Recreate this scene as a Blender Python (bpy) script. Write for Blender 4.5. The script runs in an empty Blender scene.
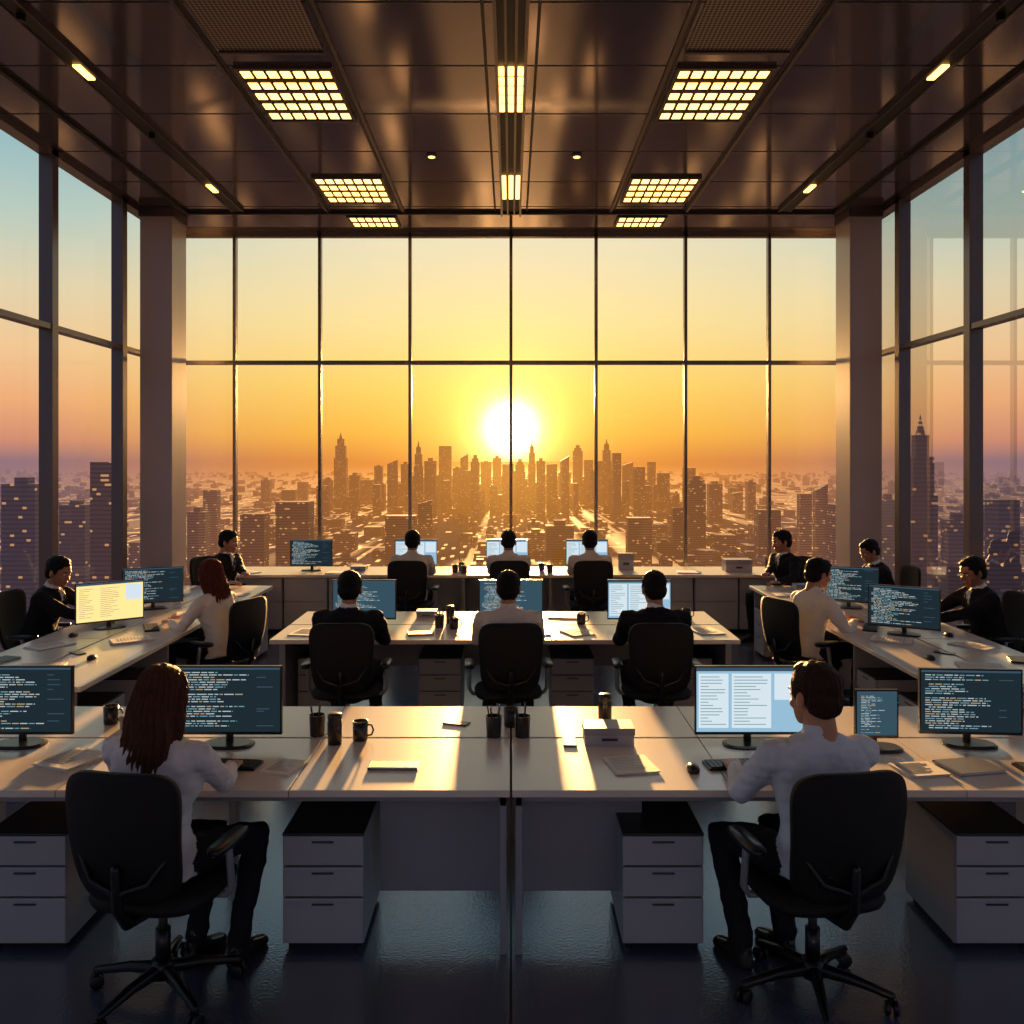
import bpy, math, random
from mathutils import Vector, Matrix, noise
from mathutils.bvhtree import BVHTree
random.seed(7)
R=random.random
scene=bpy.context.scene
COL=scene.collection

def lin(c):
    out=[]
    for v in c[:3]:
        v=v/255.0
        out.append(v/12.92 if v<=0.04045 else ((v+0.055)/1.055)**2.4)
    return (out[0],out[1],out[2],1.0)

# ------------------------------------------------------------------ materials
def new_mat(name):
    m=bpy.data.materials.new(name); m.use_nodes=True
    nt=m.node_tree; nt.nodes.clear()
    out=nt.nodes.new('ShaderNodeOutputMaterial')
    return m,nt,out
def pmat(name,col,rough=0.5,metal=0.0,bump=0.0,bscale=40,var=0.0,spec=0.5,coat=0.0,stretch=None,crough=.1):
    m,nt,out=new_mat(name)
    p=nt.nodes.new('ShaderNodeBsdfPrincipled')
    p.inputs['Base Color'].default_value=lin(col)
    p.inputs['Roughness'].default_value=rough
    p.inputs['Metallic'].default_value=metal
    p.inputs['Specular IOR Level'].default_value=spec
    p.inputs['Coat Weight'].default_value=coat
    p.inputs['Coat Roughness'].default_value=crough
    nt.links.new(p.outputs[0],out.inputs[0])
    if bump or var:
        tc=nt.nodes.new('ShaderNodeTexCoord'); n=nt.nodes.new('ShaderNodeTexNoise')
        n.inputs['Scale'].default_value=bscale; n.inputs['Detail'].default_value=4
        src=tc.outputs['Object']
        if stretch:
            mp=nt.nodes.new('ShaderNodeMapping'); mp.inputs['Scale'].default_value=stretch
            nt.links.new(src,mp.inputs[0]); src=mp.outputs[0]
        nt.links.new(src,n.inputs['Vector'])
        if bump:
            b=nt.nodes.new('ShaderNodeBump'); b.inputs['Strength'].default_value=bump; b.inputs['Distance'].default_value=0.02
            nt.links.new(n.outputs['Fac'],b.inputs['Height']); nt.links.new(b.outputs[0],p.inputs['Normal'])
        if var:
            mx=nt.nodes.new('ShaderNodeMix'); mx.data_type='RGBA'
            mx.inputs[6].default_value=lin([c*(1-var) for c in col]); mx.inputs[7].default_value=lin([min(255,c*(1+var)) for c in col])
            nt.links.new(n.outputs['Fac'],mx.inputs[0]); nt.links.new(mx.outputs[2],p.inputs['Base Color'])
    return m
def emat(name,col,s):
    m,nt,out=new_mat(name)
    e=nt.nodes.new('ShaderNodeEmission'); e.inputs[0].default_value=lin(col); e.inputs[1].default_value=s
    nt.links.new(e.outputs[0],out.inputs[0]); return m

M={}
M['desk']=pmat('desk_laminate_white',(214,204,194),0.24,var=0.03,bscale=3,spec=.9)
M['desk_side']=pmat('desk_panel_grey',(136,139,148),0.4,var=0.03,bscale=3)
M['cab']=pmat('cabinet_grey',(156,160,170),0.36,var=0.03,bscale=4)
M['cab_dark']=pmat('cabinet_gap_dark',(28,28,34),0.35)
M['dark_metal']=pmat('dark_metal',(38,38,42),0.35,0.7)
M['steel']=pmat('brushed_steel',(130,130,135),0.3,0.9)
M['frame']=pmat('window_frame_metal',(104,96,96),0.26,0.45)
M['column']=pmat('column_paint',(168,156,154),0.26,var=0.04,bscale=2)
M['chair_fab']=pmat('chair_mesh_black',(11,11,14),0.6,bump=0.3,bscale=300,spec=.3)
M['plastic']=pmat('black_plastic',(13,13,15),0.28,spec=.4)
M['chair_grey']=pmat('chair_grey_plastic',(140,142,148),0.28,0.3)
M['paper']=pmat('paper',(215,212,205),0.7)
M['cover']=pmat('notebook_cover',(40,38,42),0.45)
M['mug']=pmat('ceramic_dark',(34,30,30),0.25)
M['light']=emat('ceiling_light_warm',(255,184,95),5.5)
M['reflglow']=emat('ceiling_reflection_glow',(255,190,110),4.0)  # emission that imitates warm reflections on the ceiling
M['groove']=pmat('ceiling_groove',(14,13,15),0.5)
M['ceil_frame']=pmat('ceiling_frame',(84,76,78),0.28,0.5)

def floor_mat():
    m,nt,out=new_mat('floor_polished')
    p=nt.nodes.new('ShaderNodeBsdfPrincipled')
    tc=nt.nodes.new('ShaderNodeTexCoord')
    n=nt.nodes.new('ShaderNodeTexNoise'); n.inputs['Scale'].default_value=1.2; n.inputs['Detail'].default_value=8
    nt.links.new(tc.outputs['Object'],n.inputs['Vector'])
    r=nt.nodes.new('ShaderNodeValToRGB'); r.color_ramp.elements[0].color=lin((54,62,80)); r.color_ramp.elements[1].color=lin((86,94,114))
    r.color_ramp.elements[0].position=.3; r.color_ramp.elements[1].position=.7
    nt.links.new(n.outputs['Fac'],r.inputs[0]); nt.links.new(r.outputs[0],p.inputs['Base Color'])
    n2=nt.nodes.new('ShaderNodeTexNoise'); n2.inputs['Scale'].default_value=70; n2.inputs['Detail'].default_value=3
    nt.links.new(tc.outputs['Object'],n2.inputs['Vector'])
    b=nt.nodes.new('ShaderNodeBump'); b.inputs['Strength'].default_value=.13; b.inputs['Distance'].default_value=.01
    nt.links.new(n2.outputs['Fac'],b.inputs['Height']); nt.links.new(b.outputs[0],p.inputs['Normal'])
    p.inputs['Roughness'].default_value=.18; p.inputs['Specular IOR Level'].default_value=1.0; p.inputs['IOR'].default_value=2.0
    nt.links.new(p.outputs[0],out.inputs[0]); return m
M['floor']=floor_mat()
M['ceiling']=pmat('ceiling_metal_panel',(128,118,124),0.09,0.75,var=.06,bscale=1.0)

def glass_mat():
    m,nt,out=new_mat('window_glass')
    t=nt.nodes.new('ShaderNodeBsdfTransparent'); t.inputs[0].default_value=(.97,.975,.98,1)
    g=nt.nodes.new('ShaderNodeBsdfGlossy'); g.inputs['Roughness'].default_value=0.0; g.inputs[0].default_value=(.9,.9,.9,1)
    f=nt.nodes.new('ShaderNodeFresnel'); f.inputs[0].default_value=1.3
    mu=nt.nodes.new('ShaderNodeMath'); mu.operation='MULTIPLY'; mu.inputs[1].default_value=.4
    x=nt.nodes.new('ShaderNodeMixShader')
    nt.links.new(f.outputs[0],mu.inputs[0]); nt.links.new(mu.outputs[0],x.inputs[0])
    nt.links.new(t.outputs[0],x.inputs[1]); nt.links.new(g.outputs[0],x.inputs[2]); nt.links.new(x.outputs[0],out.inputs[0])
    return m
M['glass']=glass_mat()

def grille_mat():
    m,nt,out=new_mat('vent_grille_perforated')
    p=nt.nodes.new('ShaderNodeBsdfPrincipled'); tc=nt.nodes.new('ShaderNodeTexCoord')
    c=nt.nodes.new('ShaderNodeTexVoronoi'); c.inputs['Scale'].default_value=30; c.inputs['Randomness'].default_value=0
    nt.links.new(tc.outputs['Object'],c.inputs['Vector'])
    r=nt.nodes.new('ShaderNodeValToRGB'); r.color_ramp.elements[0].color=(.004,.004,.004,1); r.color_ramp.elements[1].color=lin((150,136,134))
    r.color_ramp.elements[0].position=.38; r.color_ramp.elements[1].position=.46
    nt.links.new(c.outputs['Distance'],r.inputs[0]); nt.links.new(r.outputs[0],p.inputs['Base Color'])
    p.inputs['Roughness'].default_value=.4; p.inputs['Metallic'].default_value=.3
    nt.links.new(p.outputs[0],out.inputs[0]); return m
M['grille']=grille_mat()

# ------------------------------------------------------------------ mesh builder
class MB:
    def __init__(s): s.v=[]; s.f=[]; s.t=[]
    def add(s,vs,fs,tag,Mx=None):
        o=len(s.v)
        if Mx is not None: vs=[Mx@Vector(p) for p in vs]
        s.v.extend([tuple(p) for p in vs])
        for f in fs: s.f.append(tuple(i+o for i in f)); s.t.append(tag)
    def merge(s,other,Mx=None,remap=None,flip=False):
        o=len(s.v)
        vs=[Mx@Vector(p) for p in other.v] if Mx is not None else other.v
        s.v.extend([tuple(p) for p in vs])
        for f,t in zip(other.f,other.t):
            g=tuple(i+o for i in f)
            if flip: g=g[::-1]
            s.f.append(g); s.t.append(remap[t] if remap else t)
    def box(s,x0,x1,y0,y1,z0,z1,tag,Mx=None):
        vs=[(x0,y0,z0),(x1,y0,z0),(x1,y1,z0),(x0,y1,z0),(x0,y0,z1),(x1,y0,z1),(x1,y1,z1),(x0,y1,z1)]
        s.add(vs,[(0,3,2,1),(4,5,6,7),(0,1,5,4),(1,2,6,5),(2,3,7,6),(3,0,4,7)],tag,Mx)
    def loft(s,secs,tag,n=20,p=2.0,Mx=None,capn=True):
        vs=[];fs=[]
        for (z,cx,cy,rx,ry) in secs:
            for k in range(n):
                a=2*math.pi*k/n; c,sn=math.cos(a),math.sin(a)
                vs.append((cx+rx*math.copysign(abs(c)**(2/p),c),cy+ry*math.copysign(abs(sn)**(2/p),sn),z))
        m=len(secs)
        for i in range(m-1):
            for k in range(n):
                k2=(k+1)%n; fs.append((i*n+k,i*n+k2,(i+1)*n+k2,(i+1)*n+k))
        fs.append(tuple(range(n))[::-1]); fs.append(tuple((m-1)*n+k for k in range(n)))
        s.add(vs,fs,tag,Mx)
    def ell(s,c,r,tag,Mx=None,n=16,m=10):
        vs=[];fs=[]
        for i in range(1,m):
            ph=math.pi*i/m
            for k in range(n):
                a=2*math.pi*k/n
                vs.append((c[0]+r[0]*math.sin(ph)*math.cos(a),c[1]+r[1]*math.sin(ph)*math.sin(a),c[2]-r[2]*math.cos(ph)))
        b=len(vs); vs.append((c[0],c[1],c[2]-r[2])); vs.append((c[0],c[1],c[2]+r[2]))
        for i in range(m-2):
            for k in range(n):
                k2=(k+1)%n; fs.append((i*n+k,i*n+k2,(i+1)*n+k2,(i+1)*n+k))
        for k in range(n):
            k2=(k+1)%n; fs.append((b,k2,k)); fs.append((b+1,(m-2)*n+k,(m-2)*n+k2))
        s.add(vs,fs,tag,Mx)
    def tube(s,pts,rad,tag,n=12,Mx=None,round_ends=True):
        P=[Vector(p) for p in pts]; rad=list(rad)
        if round_ends:
            d0=(P[0]-P[1]).normalized(); d1=(P[-1]-P[-2]).normalized(); r0=rad[0]; r1=rad[-1]
            P=[P[0]+d0*r0*.9,P[0]+d0*r0*.6]+P+[P[-1]+d1*r1*.6,P[-1]+d1*r1*.9]
            rad=[r0*.4,r0*.8]+rad+[r1*.8,r1*.4]
        N=len(P); T=[]
        for i in range(N):
            a=P[min(i+1,N-1)]-P[max(i-1,0)]; T.append(a.normalized())
        up=Vector((0,0,1))
        if abs(T[0].dot(up))>.9: up=Vector((0,1,0))
        u=(up-T[0]*up.dot(T[0])).normalized()
        vs=[];fs=[]
        for i in range(N):
            u=(u-T[i]*u.dot(T[i])).normalized(); w=T[i].cross(u)
            for k in range(n):
                a=2*math.pi*k/n; vs.append(P[i]+(u*math.cos(a)+w*math.sin(a))*rad[i])
        for i in range(N-1):
            for k in range(n):
                k2=(k+1)%n; fs.append((i*n+k,i*n+k2,(i+1)*n+k2,(i+1)*n+k))
        fs.append(tuple(range(n))[::-1]); fs.append(tuple((N-1)*n+k for k in range(n)))
        s.add(vs,fs,tag,Mx)
    def cyl(s,c,r,h,tag,n=20,Mx=None,r2=None):
        r2=r if r2 is None else r2
        s.loft([(c[2],c[0],c[1],r,r),(c[2]+h,c[0],c[1],r2,r2)],tag,n=n,Mx=Mx)
    def mesh(s,name,mats,smooth=False,tagmap=None):
        me=bpy.data.meshes.new(name); me.from_pydata(s.v,[],s.f)
        names=list(mats)
        for k in names: me.materials.append(M[k] if isinstance(k,str) else k)
        idx={k:i for i,k in enumerate(names)}
        me.polygons.foreach_set('material_index',[idx[t] if t in idx else t for t in s.t])
        if smooth: me.polygons.foreach_set('use_smooth',[True]*len(me.polygons))
        me.update(); return me

def obj(name,me,loc=(0,0,0),rz=0,parent=None,bevel=0,angle_smooth=False):
    o=bpy.data.objects.new(name,me); COL.objects.link(o); o.location=loc; o.rotation_euler=(0,0,math.radians(rz))
    if parent: o.parent=parent
    if bevel:
        b=o.modifiers.new('bevel','BEVEL'); b.width=bevel; b.segments=2; b.limit_method='ANGLE'; b.angle_limit=math.radians(50)
    return o
def simple(name,mb,loc=(0,0,0),rz=0,parent=None,bevel=0,smooth=False):
    tags=[]
    for t in mb.t:
        if t not in tags: tags.append(t)
    return obj(name,mb.mesh(name,tags,smooth),loc,rz,parent,bevel)
def empty(name,loc=(0,0,0)):
    o=bpy.data.objects.new(name,None); COL.objects.link(o); o.location=loc; return o

def remesh(mb,voxel,it=2,fac=.5):
    me=bpy.data.meshes.new('tmp'); me.from_pydata(mb.v,[],mb.f); me.update()
    o=bpy.data.objects.new('tmp',me); COL.objects.link(o)
    m=o.modifiers.new('r','REMESH'); m.mode='VOXEL'; m.voxel_size=voxel; m.adaptivity=0
    sm=o.modifiers.new('s','SMOOTH'); sm.factor=fac; sm.iterations=it
    dg=bpy.context.evaluated_depsgraph_get(); ev=o.evaluated_get(dg)
    em=bpy.data.meshes.new_from_object(ev)
    bvh=BVHTree.FromPolygons([Vector(v) for v in mb.v],mb.f)
    out=MB(); out.v=[tuple(v.co) for v in em.vertices]
    for p in em.polygons:
        out.f.append(tuple(p.vertices))
        loc,nor,i,d=bvh.find_nearest(p.center+p.normal*.004); out.t.append(mb.t[i] if i is not None else mb.t[0])
    bpy.data.objects.remove(o); bpy.data.meshes.remove(em); bpy.data.meshes.remove(me)
    return out

# ------------------------------------------------------------------ ROOM
H=5.35; W=4.7; YB=12.5; YF=-2.6
b=MB(); b.box(-W-.15,W+.15,YF,YB+.15,-.25,0,'floor')
simple('floor',b)
b=MB(); b.box(-.005,.005,YF,7.2,0,.001,'groove'); simple('trim_1',b)

b=MB()
b.box(-W-.15,W+.15,YF,YB+.15,H,H+.3,'ceiling')
for k in range(-2,13):
    y=.19+k; b.box(-W,W,y-.008,y+.008,H-.003,H+.01,'groove')
for x in (-1.40,1.30,-2.28,2.18,-.2,.2):
    b.box(x-.012,x+.012,YF,11.4,H-.004,H+.01,'groove')
for x in (-4.1,4.1):
    b.box(x-.02,x+.02,YF,11.45,H-.035,H+.01,'groove')
b.box(-4.1,4.1,11.4,11.44,H-.035,H+.01,'groove')
simple('ceiling',b)
b=MB()
for s in (-1,1):
    for x in ((1.36,2.32) if s<0 else (1.26,2.22)):
        b.box(s*x-.015,s*x+.015,YF,11.4,H-.02,H,'ceil_frame')
    b.box(s*.115-.012,s*.115+.012,YF,11.4,H-.07,H,'ceil_frame')
    b.box(s*.04-.01,s*.04+.01,YF,11.4,H-.05,H,'ceil_frame')
simple('trim_2',b)
b=MB()
b.box(-.1,.1,YF,11.4,H-.012,H-.001,'groove')
for y0,y1 in ((4.6,5.2),(7.15,8.1),(9.9,10.8)):
    for k in range(5):
        dy=(y1-y0)/5
        for x0,x1 in ((-.1,-.055),(-.025,.025),(.055,.1)):
            b.box(x0,x1,y0+dy*k+.03,y0+dy*(k+1)-.03,H-.03,H-.012,'light')
simple('ceiling_track_light',b)
for s in (-1,1):
    b=MB()
    b.box(s*3.43-.06,s*3.43+.06,YF,11.3,H-.03,H-.001,'groove')
    b.box(s*3.43-.075,s*3.43-.06,YF,11.3,H-.04,H-.001,'ceil_frame'); b.box(s*3.43+.06,s*3.43+.075,YF,11.3,H-.04,H-.001,'ceil_frame')
    for y0 in (4.2,7.1,10.2):
        b.box(s*3.43-.03,s*3.43+.03,y0,y0+.26,H-.045,H-.03,'light')
    b.cyl((s*3.43,8.6,H-.08),.03,.05,'dark_metal'); b.cyl((s*3.43,6.3,H-.08),.03,.05,'dark_metal')
    simple('ceiling_track_light',b)
def panel_light(x0,x1,y0,y1,nx,ny):
    b=MB(); b.box(x0,x1,y0,y1,H-.02,H-.001,'groove')
    b.box(x0-.02,x0,y0-.02,y1+.02,H-.03,H-.001,'ceil_frame'); b.box(x1,x1+.02,y0-.02,y1+.02,H-.03,H-.001,'ceil_frame')
    b.box(x0,x1,y0-.02,y0,H-.03,H-.001,'ceil_frame'); b.box(x0,x1,y1,y1+.02,H-.03,H-.001,'ceil_frame')
    dx=(x1-x0)/nx; dy=(y1-y0)/ny
    for i in range(nx):
        for j in range(ny):
            b.box(x0+dx*i+.014,x0+dx*(i+1)-.014,y0+dy*j+.05,y0+dy*(j+1)-.05,H-.024,H-.02,'light')
    simple('ceiling_light_panel',b)
for s in (-1,1):
    def rng(a,c): return (s*a-.1,s*c-.1) if s>0 else (-c,-a)
    for (a,c,y0,y1,nx,ny) in ((1.45,2.2,7.2,8.3,7,5),(1.45,2.2,10.0,10.95,7,4),(1.5,2.1,11.6,12.1,6,2),(1.45,2.2,3.6,4.6,7,6)):
        x0,x1=rng(a,c); panel_light(x0,x1,y0,y1,nx,ny)
    b=MB(); x0,x1=rng(1.44,2.24); b.box(x0,x1,5.2,6.9,H-.012,H-.001,'grille')
    b.box(x0,x1,6.9,6.93,H-.03,H-.001,'ceil_frame')
    simple('ceiling_vent_grille',b)
for (x,y) in ((-.82,9.3),(.68,9.3)):  # glowing discs added in place of warm ceiling reflections
    b=MB(); b.loft([(H-.02,0,0,.05,.05),(H-.001,0,0,.06,.06)],'ceil_frame'); b.loft([(H-.024,0,0,.035,.035),(H-.02,0,0,.035,.035)],'reflglow')
    simple('ceiling_reflection_disc',b,(x,y,0))

# windows
def window(name,axis,pos,a0,a1,mull,w=.06,d=.12,trans=(3.55,),thick=()):
    e=empty(name)
    b=MB(); g=MB()
    def bx(u0,u1,v0,v1,z0,z1,mb,tag):
        if axis=='y': mb.box(u0,u1,v0,v1,z0,z1,tag)
        else: mb.box(v0,v1,u0,u1,z0,z1,tag)
    for m in mull:
        bx(m-w/2,m+w/2,pos-d/2,pos+d/2,0,H,b,'frame')
    for z in trans: bx(a0,a1,pos-d/2+.01,pos+d/2-.01,z-.028,z+.028,b,'frame')
    bx(a0,a1,pos-d/2,pos+d/2,0,.08,b,'frame'); bx(a0,a1,pos-d/2,pos+d/2,H-.06,H,b,'frame')
    if axis=='y': g.add([(a0,pos,0.05),(a1,pos,0.05),(a1,pos,H-.03),(a0,pos,H-.03)],[(0,1,2,3)],'glass')
    else: g.add([(pos,a0,0.05),(pos,a1,0.05),(pos,a1,H-.03),(pos,a0,H-.03)],[(0,1,2,3)],'glass')
    simple('frame',b,parent=e); simple('glass_pane',g,parent=e)
window('window_1','y',YB,-W,W,(-4.66,-3.83,-2.65,-1.40,0,1.18,2.42,3.58,4.66),w=.042,d=.1)
side=(-1.0,.9,2.7,4.4,5.9,7.5,9.15,10.8,12.4)
window('window_2','x',-W,YF,YB,side,w=.12,d=.14)
window('window_3','x',W,YF,YB,side,w=.12,d=.14)
window('window_4','y',YF,-W,W,(-4.66,-3.1,-1.55,0,1.55,3.1,4.66),w=.08)
for s in (-1,1):
    b=MB(); x0,x1=(4.22,4.62) if s>0 else (-4.62,-4.22)
    b.box(x0,x1,11.2,11.7,0,H,'column'); b.box(x0-.02,x1+.02,11.18,11.72,0,.1,'dark_metal')
    b.box(x0-.015,x1+.015,11.185,11.715,H-.12,H,'ceil_frame')
    simple('column',b,bevel=.008)

# ------------------------------------------------------------------ furniture
T=.75
def pedestal_mesh():
    b=MB(); w,d,h=.36,.52,.52
    b.box(-w/2,w/2,0.02,d,.03,h,'cab')
    b.box(-w/2+.01,w/2-.01,.012,.03,.04,h-.01,'cab_dark')
    b.box(-w/2-.003,w/2+.003,-.002,d+.003,h,h+.012,'cab_dark')
    z=.04
    for hh in (.2,.13,.13):
        b.box(-w/2,w/2,0,.018,z,z+hh,'cab'); 
        b.box(-.05,.05,-.010,0,z+hh-.028,z+hh-.02,'cab_dark')
        z+=hh+.009
    for x in (-.15,.15):
        for y in (.06,.46): b.cyl((x,y,0),.018,.03,'plastic',n=10)
    return b.mesh('drawer_pedestal',['cab','cab_dark','steel','plastic'])
PED=pedestal_mesh()
def pedestal(x,y,rz=0): obj('drawer_pedestal',PED,(x,y,0),rz,bevel=.004)

for s in (-1,1):
    b=MB()
    def bx(a,c,*r):
        x0,x1=(a,c) if s>0 else (-c,-a); b.box(x0,x1,*r)
    for (x0,x1) in ((.005,.975),(.979,2.0),(2.004,3.05)):
        bx(x0,x1,3.95,4.69,T-.032,T,'desk')
        bx(x0,x1,4.71,5.3,T-.032,T,'desk')
    bx(.01,3.04,4.68,4.72,T-.06,T-.02,'dark_metal')
    bx(.02,.05,4.0,4.06,0,T-.032,'desk_side'); bx(.02,.05,5.2,5.26,0,T-.032,'desk_side')
    bx(.02,.05,4.0,5.26,T-.09,T-.032,'desk_side')
    bx(2.95,2.99,4.0,5.26,0,T-.032,'desk_side')
    bx(.05,.62,4.26,4.28,.16,T-.032,'desk_side')
    bx(.05,2.95,4.02,4.05,T-.075,T-.032,'desk_side')
    bx(.05,2.95,4.9,4.93,T-.2,T-.032,'desk_side')
    bx(1.5,1.54,4.02,5.2,T-.075,T-.032,'desk_side')
    bx(1.495,1.535,4.9,4.96,0,T-.075,'desk_side')
    simple('office_desk',b,bevel=.003)
for x in (-.84,-2.17,.68,2.17): pedestal(x,4.02)

b=MB()
for (x0,x1) in ((-1.95,-.006),(.006,1.85)):
    b.box(x0,x1,7.25,7.92,T-.035,T,'desk'); b.box(x0,x1,7.94,8.62,T-.035,T,'desk')
b.box(-1.9,1.8,7.9,7.96,T-.07,T-.02,'desk_side')
for x in (-1.88,1.74): b.box(x,x+.05,7.3,8.57,0,T-.035,'desk_side')
b.box(-1.83,1.74,8.3,8.33,.3,T-.035,'desk_side')
simple('office_desk',b,bevel=.004)
for x in (-1.62,-.6,.52,1.52): pedestal(x,7.6)

for s in (-1,1):
    b=MB()
    def bx(a,c,*r):
        x0,x1=(a,c) if s>0 else (-c,-a); b.box(x0,x1,*r)
    for (y0,y1) in ((5.75,7.3),(7.31,8.85),(8.86,10.4)):
        bx(2.75,3.29,y0,y1,T-.035,T,'desk'); bx(3.31,3.85,y0,y1,T-.035,T,'desk')
        bx(2.8,3.8,y0+.03,y0+.06,0,T-.035,'desk_side')
        bx(3.285,3.315,y0+.06,y1,.25,T-.035,'desk_side')
    bx(2.8,3.8,10.34,10.37,0,T-.035,'desk_side')
    simple('office_desk',b,bevel=.004)
    for y in (6.3,7.05,8.7,9.35,10.1):
        pedestal(s*2.78,y,90 if s<0 else -90)
    for y in (6.6,9.3): pedestal(s*3.82,y,-90 if s<0 else 90)

b=MB()
b.box(-4.05,4.05,11.35,12.25,T-.035,T,'desk')
b.box(-4.0,4.0,12.1,12.2,0,T-.035,'desk_side')
for s in (-1,1):
    x=1.75
    while x<4.0:
        x0,x1=(x+.01,x+.56) if s>0 else (-x-.56,-x-.01)
        b.box(x0,x1,11.42,12.1,.05,T-.035,'cab'); b.box(x0+.005,x1-.005,11.4,11.418,.07,.40,'cab'); b.box(x0+.005,x1-.005,11.4,11.418,.41,.70,'cab')
        x+=.57
for x in (-.62,.48): b.box(x,x+.04,11.4,12.1,0,T-.035,'desk_side')
b.box(-1.75,1.75,11.8,11.82,.15,T-.035,'desk_side')
simple('window_counter',b,bevel=.003)

# ------------------------------------------------------------------ office chair
def chair_mesh():
    b=MB()
    for k in range(5):
        a=math.radians(90+72*k+18); c,s=math.cos(a),math.sin(a)
        b.tube([(0,0,.115),(c*.15,s*.15,.105),(c*.3,s*.3,.075)],[.03,.022,.016],'plastic',n=8)
        b.tube([(c*.3,s*.3,.08),(c*.3,s*.3,.04)],[.01,.01],'plastic',n=6)
        for off in (-.016,.016):
            Mx=Matrix.Translation((c*.3,s*.3,.029))@Matrix.Rotation(a+.6*k,4,'Z')@Matrix.Rotation(math.pi/2,4,'X')
            b.loft([(off-.009,0,0,.024,.024),(off-.006,0,0,.029,.029),(off+.006,0,0,.029,.029),(off+.009,0,0,.024,.024)],'plastic',n=14,Mx=Mx)
    b.cyl((0,0,.08),.045,.07,'plastic'); b.cyl((0,0,.14),.03,.14,'plastic'); b.cyl((0,0,.28),.018,.12,'steel')
    b.loft([(.385,0,0,.10,.13),(.40,0,0,.13,.16),(.425,0,0,.16,.18)],'plastic',p=4,n=24)
    b.loft([(.42,0,.02,.20,.20),(.432,0,.02,.245,.235),(.455,0,.02,.255,.245),(.475,0,.02,.24,.235),(.482,0,.02,.18,.18)],'chair_fab',p=3.6,n=36)
    nu,nv=16,20; th=.03
    F=[];Bk=[]
    hc=.245; z0=.50; hh=.52
    for j in range(nv+1):
        v=j/nv; t=2*v-1
        for i in range(nu+1):
            u=2*i/nu-1
            m=(abs(u)**5+abs(t)**5)**(1/5) or 1; mm=max(abs(u),abs(t)) or 1
            uu,tt=u*mm/m,t*mm/m
            wd_=hc*(.93+.07*tt)
            x=uu*wd_; vv=(tt+1)/2; zz=z0+vv*hh
            y=-.235-.07*vv-.03*math.sin(vv*math.pi)+.05*uu*uu
            F.append((x,y,zz)); Bk.append((x,y-th,zz))
    vs=F+Bk; n1=nu+1; o=len(F); fs=[]
    for j in range(nv):
        for i in range(nu):
            a=j*n1+i; fs.append((a+1,a,a+n1,a+n1+1)); fs.append((o+a,o+a+1,o+a+n1+1,o+a+n1))
    for i in range(nu):
        fs.append((i,i+1,o+i+1,o+i)); a=nv*n1+i; fs.append((a+1,a,o+a,o+a+1))
    for j in range(nv):
        a=j*n1; fs.append((a+n1,a,o+a,o+a+n1)); a=j*n1+nu; fs.append((a,a+n1,o+a+n1,o+a))
    b.add(vs,fs,'chair_fab')
    b.tube([(0,-.12,.40),(0,-.25,.42),(0,-.31,.50),(0,-.325,.66)],[.025,.025,.022,.018],'plastic',n=10)
    for s in (-1,1):
        b.tube([(0,-.315,.56),(s*.12,-.30,.60),(s*.20,-.265,.72)],[.016,.013,.01],'plastic',n=8)
        b.tube([(s*.18,.02,.425),(s*.27,.02,.43),(s*.295,.015,.47),(s*.295,-.01,.64)],[.016,.016,.016,.015],'chair_grey',n=10)
        b.tube([(s*.295,-.01,.64),(s*.295,-.13,.655)],[.014,.011],'chair_grey',n=8)
        b.loft([(.645,s*.295,-.01,.03,.12),(.655,s*.295,-.01,.04,.135),(.67,s*.295,-.01,.04,.135),(.678,s*.295,-.01,.03,.12)],'plastic',p=3.5,n=24)
    me=b.mesh('office_chair',['plastic','chair_fab','steel','chair_grey'],True)
    return me
CH=chair_mesh()
def chair(x,y,rz): 
    o=obj('office_chair',CH,(x,y,0),rz)
    return o

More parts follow.
